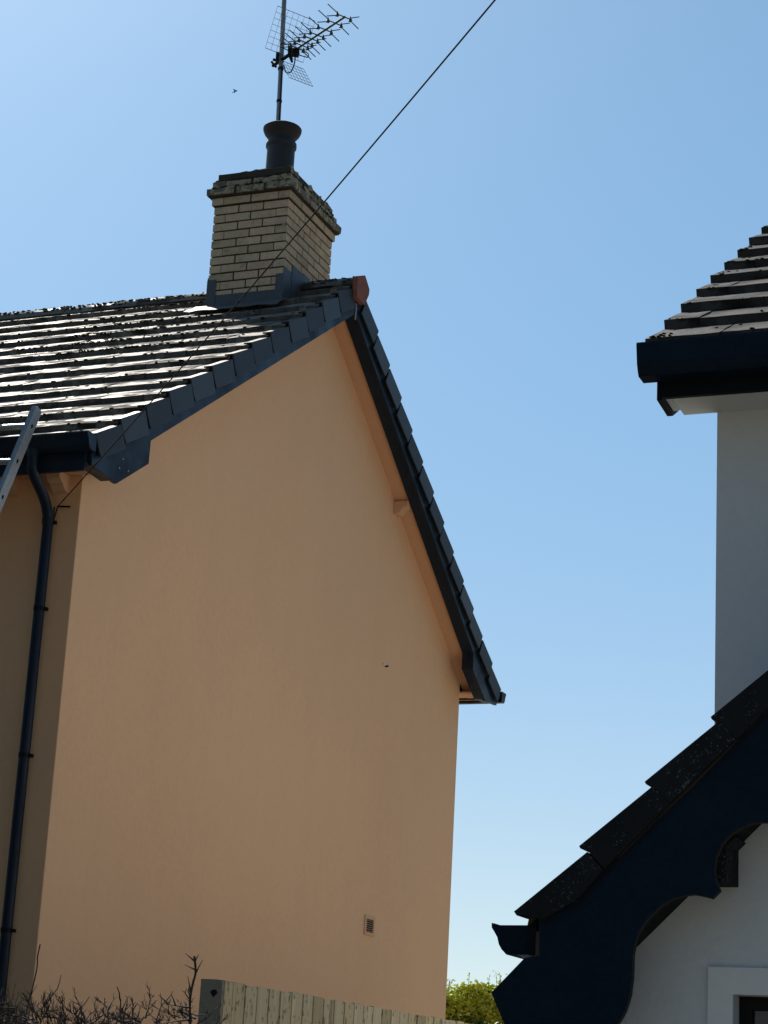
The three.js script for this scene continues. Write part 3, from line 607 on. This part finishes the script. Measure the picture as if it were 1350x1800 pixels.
  part(porch, 'porch_wall', xy(wall, ZW - .25, ZW, 0, [[[win[0], win[2]], [win[0], win[3]], [win[1], win[3]], [win[1], win[2]]]]), M.white);
  part(porch, 'side_wall', box(wx0, wx0 + .25, 0, 2.16, ZR + .002, ZW - .252), M.white);
  part(porch, 'side_wall', box(wx1 - .25, wx1, 0, 2.16, ZR + .002, ZW - .252), M.white);
  const wd = part(porch, 'window', xy([[-1.819, 1.0], [-.854, 1.0], [-.854, 2.180], [-1.819, 2.180]], ZW, ZW + .022, .003, [[[win[0] + .001, win[2]], [win[0] + .001, win[3] - .001], [win[1], win[3] - .001], [win[1], win[2]]]]), M.whiteTrim, { label: 'window with a raised white surround' });
  part(wd, 'frame', xy([[win[0] + .001, win[2]], [win[1], win[2]], [win[1], win[3] - .001], [win[0] + .001, win[3] - .001]], ZW - .14, ZW - .09, .003, [[[win[0] + .05, win[2] + .05], [win[0] + .05, win[3] - .05], [win[1] - .05, win[3] - .05], [win[1] - .05, win[2] + .05]]]), M.black);
  part(wd, 'pane', box(win[0] + .048, win[1] - .048, win[2] + .048, win[3] - .048, ZW - .120, ZW - .116), M.glass);
  part(wd, 'dark_interior', box(win[0] - .2, win[1] + .2, win[2] - .2, win[3] + .1, ZW - .50, ZW - .48), M.room);
  // gutter seen end on
  const og = [[0, .002], [-.128, 0], [-.150, .006], [-.163, .008], [-.162, -.010], [-.148, -.030], [-.138, -.046], [-.131, -.072], [-.119, -.092], [-.110, -.100], [-.099, -.111], [0, -.107]];
  part(porch, 'gutter', join([xy(og.map(([a, b]) => [-2.467 + a, 2.303 + b]), -7.706, -7.70), xy([...og.slice(1), [0, -.003 - .1], [-.095, -.106], [-.115, -.088], [-.127, -.070], [-.134, -.046], [-.144, -.03], [-.157, -.012], [-.157, .002], [-.148, .002], [-.128, -.004]].map(([a, b]) => [-2.467 + a, 2.303 + b]), ZR + .002, -7.7065)]), M.navyShaded);
  part(porch, 'fascia', box(-2.466, -2.44, 2.19, 2.36, ZR + .002, ZP - .05), M.navyDark);
  part(porch, 'eave_soffit', box(-2.4405, wx0 - .001, 2.16, 2.18, ZR + .002, ZW), M.navyDark);
  part(porch, 'outlet', xy([[-2.53, 2.196], [-2.50, 2.180], [-2.472, 2.186], [-2.470, 2.196]], -7.80, -7.715), M.pale);
  part(porch, 'tile_bedding', xy([[-2.47, 2.295], [-2.418, 2.345], [-2.418, 2.400], [-2.46, 2.345]], ZP - .12, ZP - .03), M.mortar);
}

// ================================================================ FENCE
{
  const X = -4.42, H = 2.142, Z0 = -9.041, f = thing('timber_fence', 'pale weathered close board fence running back below the peach gable', 'fence', [X, 0, Z0]);
  part(f, 'post', box(X - .113, X - .0265, 0, H + .004, Z0 - .124, Z0), M.post, { label: 'dark grey end post' });
  part(f, 'notch', xy([[X - .042, 2.062], [X - .060, 2.087], [X - .048, 2.098], [X - .030, 2.098], [X - .021, 2.084]], Z0 - .001, Z0 + .0015), M.black);
  part(f, 'post_edge', box(X - .0260, X - .0005, 0, H + .002, Z0 - .026, Z0 - .002), M.post);
  const gv = [], w = .1262, pitch = .1388;
  for (let v = 0; v < 10; v++) { const g = new THREE.BoxGeometry(.024, H, w); g.translate(-.012, H / 2, -w / 2); gv.push(boxUV(g, [v * .227, v * .61])); }
  for (let i = 0; i < 50; i++) {
    const first = i === 0, z = first ? Z0 - .0285 : Z0 - .129 - (i - 1) * pitch, r = rnd();
    const g = first ? box(-.024, 0, 0, H, -.090, 0) : gv[(i * 7 + Math.floor(rnd() * 3)) % 10];
    const m = new THREE.Mesh(g, i === 8 || i === 15 || i === 19 || r < .08 ? M.boardB : r < .6 ? M.board : M.boardC);
    m.name = numbered('board'); m.castShadow = m.receiveShadow = true;
    m.position.set(rr(-.003, .002), rr(-.005, .003), z - Z0); m.rotation.x = rr(-.0012, .0012);
    f.add(m);
  }
  for (const y of [.35, 1.1, 1.93]) part(f, 'rail', box(X - .085, X - .0290, y, y + .075, -15.9, Z0 - .125), M.rail);
  for (const z of [-11.2, -13.3, -15.4]) part(f, 'post', box(X - .21, X - .086, 0, H - .03, z - .12, z), M.post);
}

// ================================================================ BARE HEDGE (lower left)
{
  const hd = thing('bare_hedge', 'dark leafless hedge of tangled twigs along the bottom left, before the fence post', 'hedge', [-3.95, 0, -6.7]);
  const tw = [];
  const twig = (p, dir, len, r, depth) => {
    const pts = [p.clone()], q = p.clone(), d = dir.clone().normalize();
    const n = 4; for (let i = 0; i < n; i++) { d.add(new THREE.Vector3(rr(-.35, .35), rr(-.18, .30), rr(-.35, .35))).normalize(); q.addScaledVector(d, len / n); pts.push(q.clone()); }
    for (let i = 0; i < n; i++) tw.push(plain(rod(pts[i].toArray(), pts[i + 1].toArray(), r * (1 - i / n * .6), 4, r * (1 - (i + 1) / n * .6))));
    if (depth > 0) { const k = Math.floor(rr(3, 6)); for (let i = 0; i < k; i++) { const a = pts[1 + Math.floor(rnd() * n)]; twig(a, d.clone().add(new THREE.Vector3(rr(-1, 1), rr(-.3, .8), rr(-1, 1))), len * rr(.28, .6), r * .62, depth - 1); } }
    return q;
  };
  for (let n = 0; n < 950; n++) {
    const x = rr(-5.2, -3.38), z = rr(-6.95, -6.35), top = 1.855 + .02 * Math.sin(x * 9) + (x > -3.7 ? .02 : 0);
    twig(new THREE.Vector3(x, rr(top - .22, top), z), new THREE.Vector3(rr(-1, 1), rr(-.1, .8), rr(-.6, .6)), rr(.04, .095), rr(.0022, .0042), 2);
  }
  for (let n = 0; n < 90; n++) twig(new THREE.Vector3(rr(-5.2, -3.40), rr(1.55, 1.74), rr(-7.0, -6.4)), new THREE.Vector3(rr(-.6, .6), 1, rr(-.3, .3)), rr(.10, .2), rr(.004, .006), 1);
  part(hd, 'twigs', join(tw), M.twig, { kind: 'stuff' });
  const st = [];
  for (let n = 0; n < 46; n++) { const x = rr(-5.2, -3.42), z = rr(-6.95, -6.4); st.push(plain(tube([[x, 0, z], [x + rr(-.1, .1), .8, z + rr(-.1, .1)], [x + rr(-.2, .2), 1.66, z + rr(-.15, .15)]], rr(.006, .012), 5, 8))); }
  part(hd, 'stems', join(st), M.twig, { kind: 'stuff' });
  const shoot = (pts, r, buds) => { const g = [plain(tube(pts, r, 5, 24))]; for (const [p, d, s] of buds) { g.push(plain(rod(p, [p[0] + d[0] * s, p[1] + d[1] * s, p[2] + d[2] * s], r * .85, 4, r * .2))); } return join(g); };
  part(hd, 'shoot', shoot([[-3.995, 1.80, -6.6], [-3.992, 1.88, -6.6], [-3.978, 1.95, -6.6], [-3.968, 2.02, -6.6], [-3.970, 2.06, -6.6], [-3.964, 2.102, -6.6]], .0026, [[[-3.985, 1.92, -6.6], [.5, .8, 0], .05], [[-3.989, 1.90, -6.6], [-.6, .8, .1], .03]]), M.twig);
  part(hd, 'shoot', shoot([[-3.34, 1.78, -6.62], [-3.345, 1.86, -6.61], [-3.345, 1.93, -6.60], [-3.340, 1.98, -6.60], [-3.332, 2.02, -6.60], [-3.342, 2.075, -6.60]], .0042, [[[-3.333, 2.015, -6.6], [.45, .9, 0], .055], [[-3.336, 2.03, -6.6], [-.95, .35, 0], .045], [[-3.340, 2.055, -6.6], [.5, .9, 0], .03], [[-3.342, 2.06, -6.6], [-.9, .6, 0], .04], [[-3.344, 1.95, -6.6], [-.3, .95, 0], .06], [[-3.343, 1.90, -6.6], [-1, .1, 0], .12], [[-3.344, 1.86, -6.6], [-.9, -.15, .1], .13], [[-3.40, 1.905, -6.6], [-.4, .8, 0], .05], [[-3.43, 1.91, -6.6], [-.8, .6, 0], .05]]), M.twig);
}

// ================================================================ GREEN HEDGE (behind)
{
  const h = thing('leafy_hedge', 'sunlit yellow green leafy hedge behind the houses, between gable and porch', 'hedge', [-8.4, 0, -24.2]);
  const mk = (n, fn) => {
    const gs = [], q = new THREE.Quaternion(), up = new THREE.Vector3();
    const pos = [], idx = [];
    for (let i = 0; i < n; i++) {
      const [x, y, z, s] = fn(); q.setFromEuler(new THREE.Euler(rr(-1.1, 1.1), rr(0, 6.283), rr(-.7, .7)));
      const b = pos.length / 3;
      for (const p of [[0, 0, 0], [-.3, .10, .42], [0, .02, .46], [.3, .10, .42], [0, -.06, 1]]) { up.set(p[0] * s, p[1] * s, p[2] * s).applyQuaternion(q); pos.push(x + up.x, y + up.y, z + up.z); }
      idx.push(b, b + 2, b + 1, b, b + 3, b + 2, b + 1, b + 2, b + 4, b + 2, b + 3, b + 4);
    }
    const g = new THREE.BufferGeometry(); g.setAttribute('position', new THREE.Float32BufferAttribute(pos, 3)); g.setIndex(idx); g.computeVertexNormals(); return g;
  };
  const topAt = x => 2.99 + .04 * Math.sin(x * 3.1 + 1) + .04 * Math.sin(x * 9.7) + .03 * Math.sin(x * 23);
  const spot = (lo) => { const x = rr(-10.6, -6.2), z = rr(-25.0, -23.4), t = topAt(x); let y = lo ? t - Math.pow(rnd(), .7) * 2.8 : t - Math.pow(rnd(), 1.6) * .34; return [x, y, z, rr(.045, .08)]; };
  part(h, 'leaves', mk(44000, () => spot(false)), M.leafSunlit, { kind: 'stuff' });
  part(h, 'shaded_leaves', mk(30000, () => spot(true)), M.leafB, { kind: 'stuff' });  // lower leaves: the shade within the hedge is put into their dark colour
  const sh = [], sp = [];
  for (let k = 0; k < 70; k++) { const x = rr(-10.4, -6.4), z = rr(-24.6, -23.5), t = topAt(x) - .05, hh = rr(.08, .30), lean = rr(-.06, .06); sh.push(plain(rod([x, t - .1, z], [x + lean, t + hh, z], .005, 5, .002))); for (let i = 0; i < 14; i++) { const f = i / 13; sp.push([x + lean * f + rr(-.025, .025), t + hh * f, z + rr(-.025, .025), rr(.035, .06) * (1.1 - .4 * f)]); } }
  let c = 0; part(h, 'shoot_leaves', mk(sp.length, () => sp[c++]), M.leafSunlit, { kind: 'stuff' });
  for (let k = 0; k < 24; k++) { const x = -10.5 + k * .18, z = rr(-24.4, -24); sh.push(plain(tube([[x, 0, z], [x + rr(-.1, .1), 1.2, z], [x + rr(-.2, .2), 2.6, z]], .02, 5, 6))); }
  part(h, 'stems', join(sh), M.stem, { kind: 'stuff' });
}

// ================================================================ UNSEEN CONIFERS left of the frame, placed to darken the front wall
{
  const c = thing('unseen_conifer', 'tall conifer out of view, placed to darken the front wall of the peach house, nearest to its downpipe', 'tree', [-9.7, 0, -7.5]);
  part(c, 'trunk', tube([[-9.7, 0, -7.5], [-9.68, 3, -7.5], [-9.7, 8.2, -7.48]], .12, 8, 12), M.stem);
  const pos = [], idx = [];
  for (let i = 0; i < 15000; i++) {
    const h = Math.pow(rnd(), .85), y = .35 + h * 8.4, R = 1.75 * Math.pow(1 - h * .96, .55) * (1 + .12 * Math.sin(y * 5 + i % 7)), a = rnd() * 6.283, r = R * Math.sqrt(rr(.45, 1));
    const x = -9.7 + Math.cos(a) * r, z = -7.5 + Math.sin(a) * r, b = pos.length / 3, L2 = rr(.12, .26), w = rr(.03, .06), up = rr(.1, .8);
    const ox = Math.cos(a), oz = Math.sin(a), tx = -oz, tz2 = ox;
    pos.push(x - tx * w, y, z - tz2 * w, x + tx * w, y + rr(-.03, .03), z + tz2 * w, x + ox * L2 + tx * rr(-.05, .05), y + L2 * up, z + oz * L2 + tz2 * rr(-.05, .05), x + ox * L2 * .5, y + L2 * up * .5 + .03, z + oz * L2 * .5);
    idx.push(b, b + 1, b + 3, b + 1, b + 2, b + 3, b + 2, b, b + 3);
  }
  const g = new THREE.BufferGeometry(); g.setAttribute('position', new THREE.Float32BufferAttribute(pos, 3)); g.setIndex(idx); g.computeVertexNormals();
  part(c, 'crown', g, M.leafB);
  for (const [x, z, turn, k, which] of [[-12.6, -7.2, 1.9, 1, 'farthest from the downpipe'], [-7.75, -4.7, 4.1, 1.06, 'on the street side']]) {
    const d = c.clone(); d.name = numbered('unseen_conifer'); d.position.set(x, 0, z); d.rotation.y = turn; d.scale.setScalar(k);
    d.userData = { label: 'tall conifer out of view, placed to darken the front wall of the peach house, ' + which, category: 'tree', group: 'unseen conifers darkening the peach house' }; scene.add(d);
  }
  c.userData.group = 'unseen conifers darkening the peach house';
}

// ================================================================ BIRD
{
  const b = thing('flying_bird', 'tiny dark bird gliding in the open sky left of the aerial mast', 'bird', [0, 0, 0]);
  const body = new THREE.SphereGeometry(1, 16, 10); body.scale(.16, .045, .045);
  const wing = s => { const g = extrude(shapeOf([[-.05, 0], [.07, 0], [.02, .16], [-.08, .30], [-.10, .30], [-.07, .14]]), .012, .003); g.rotateX(s * 75 * D); return g; };
  part(b, 'body', body, M.bird).position.set(0, 0, 0);
  for (const s of [1, -1]) part(b, 'wing', wing(s), M.bird).position.set(0, 0, 0);
  const tail = extrude(shapeOf([[-.13, .015], [-.13, -.015], [-.24, -.05], [-.22, 0], [-.24, .05]]), .01, .002); tail.rotateX(Math.PI / 2); part(b, 'tail', tail, M.bird).position.set(0, 0, 0);
  b.position.set(-52.6, 59.9, -100.5); b.rotation.set(0, .3, .5); b.scale.setScalar(.9);
}

renderer.render(scene, camera);
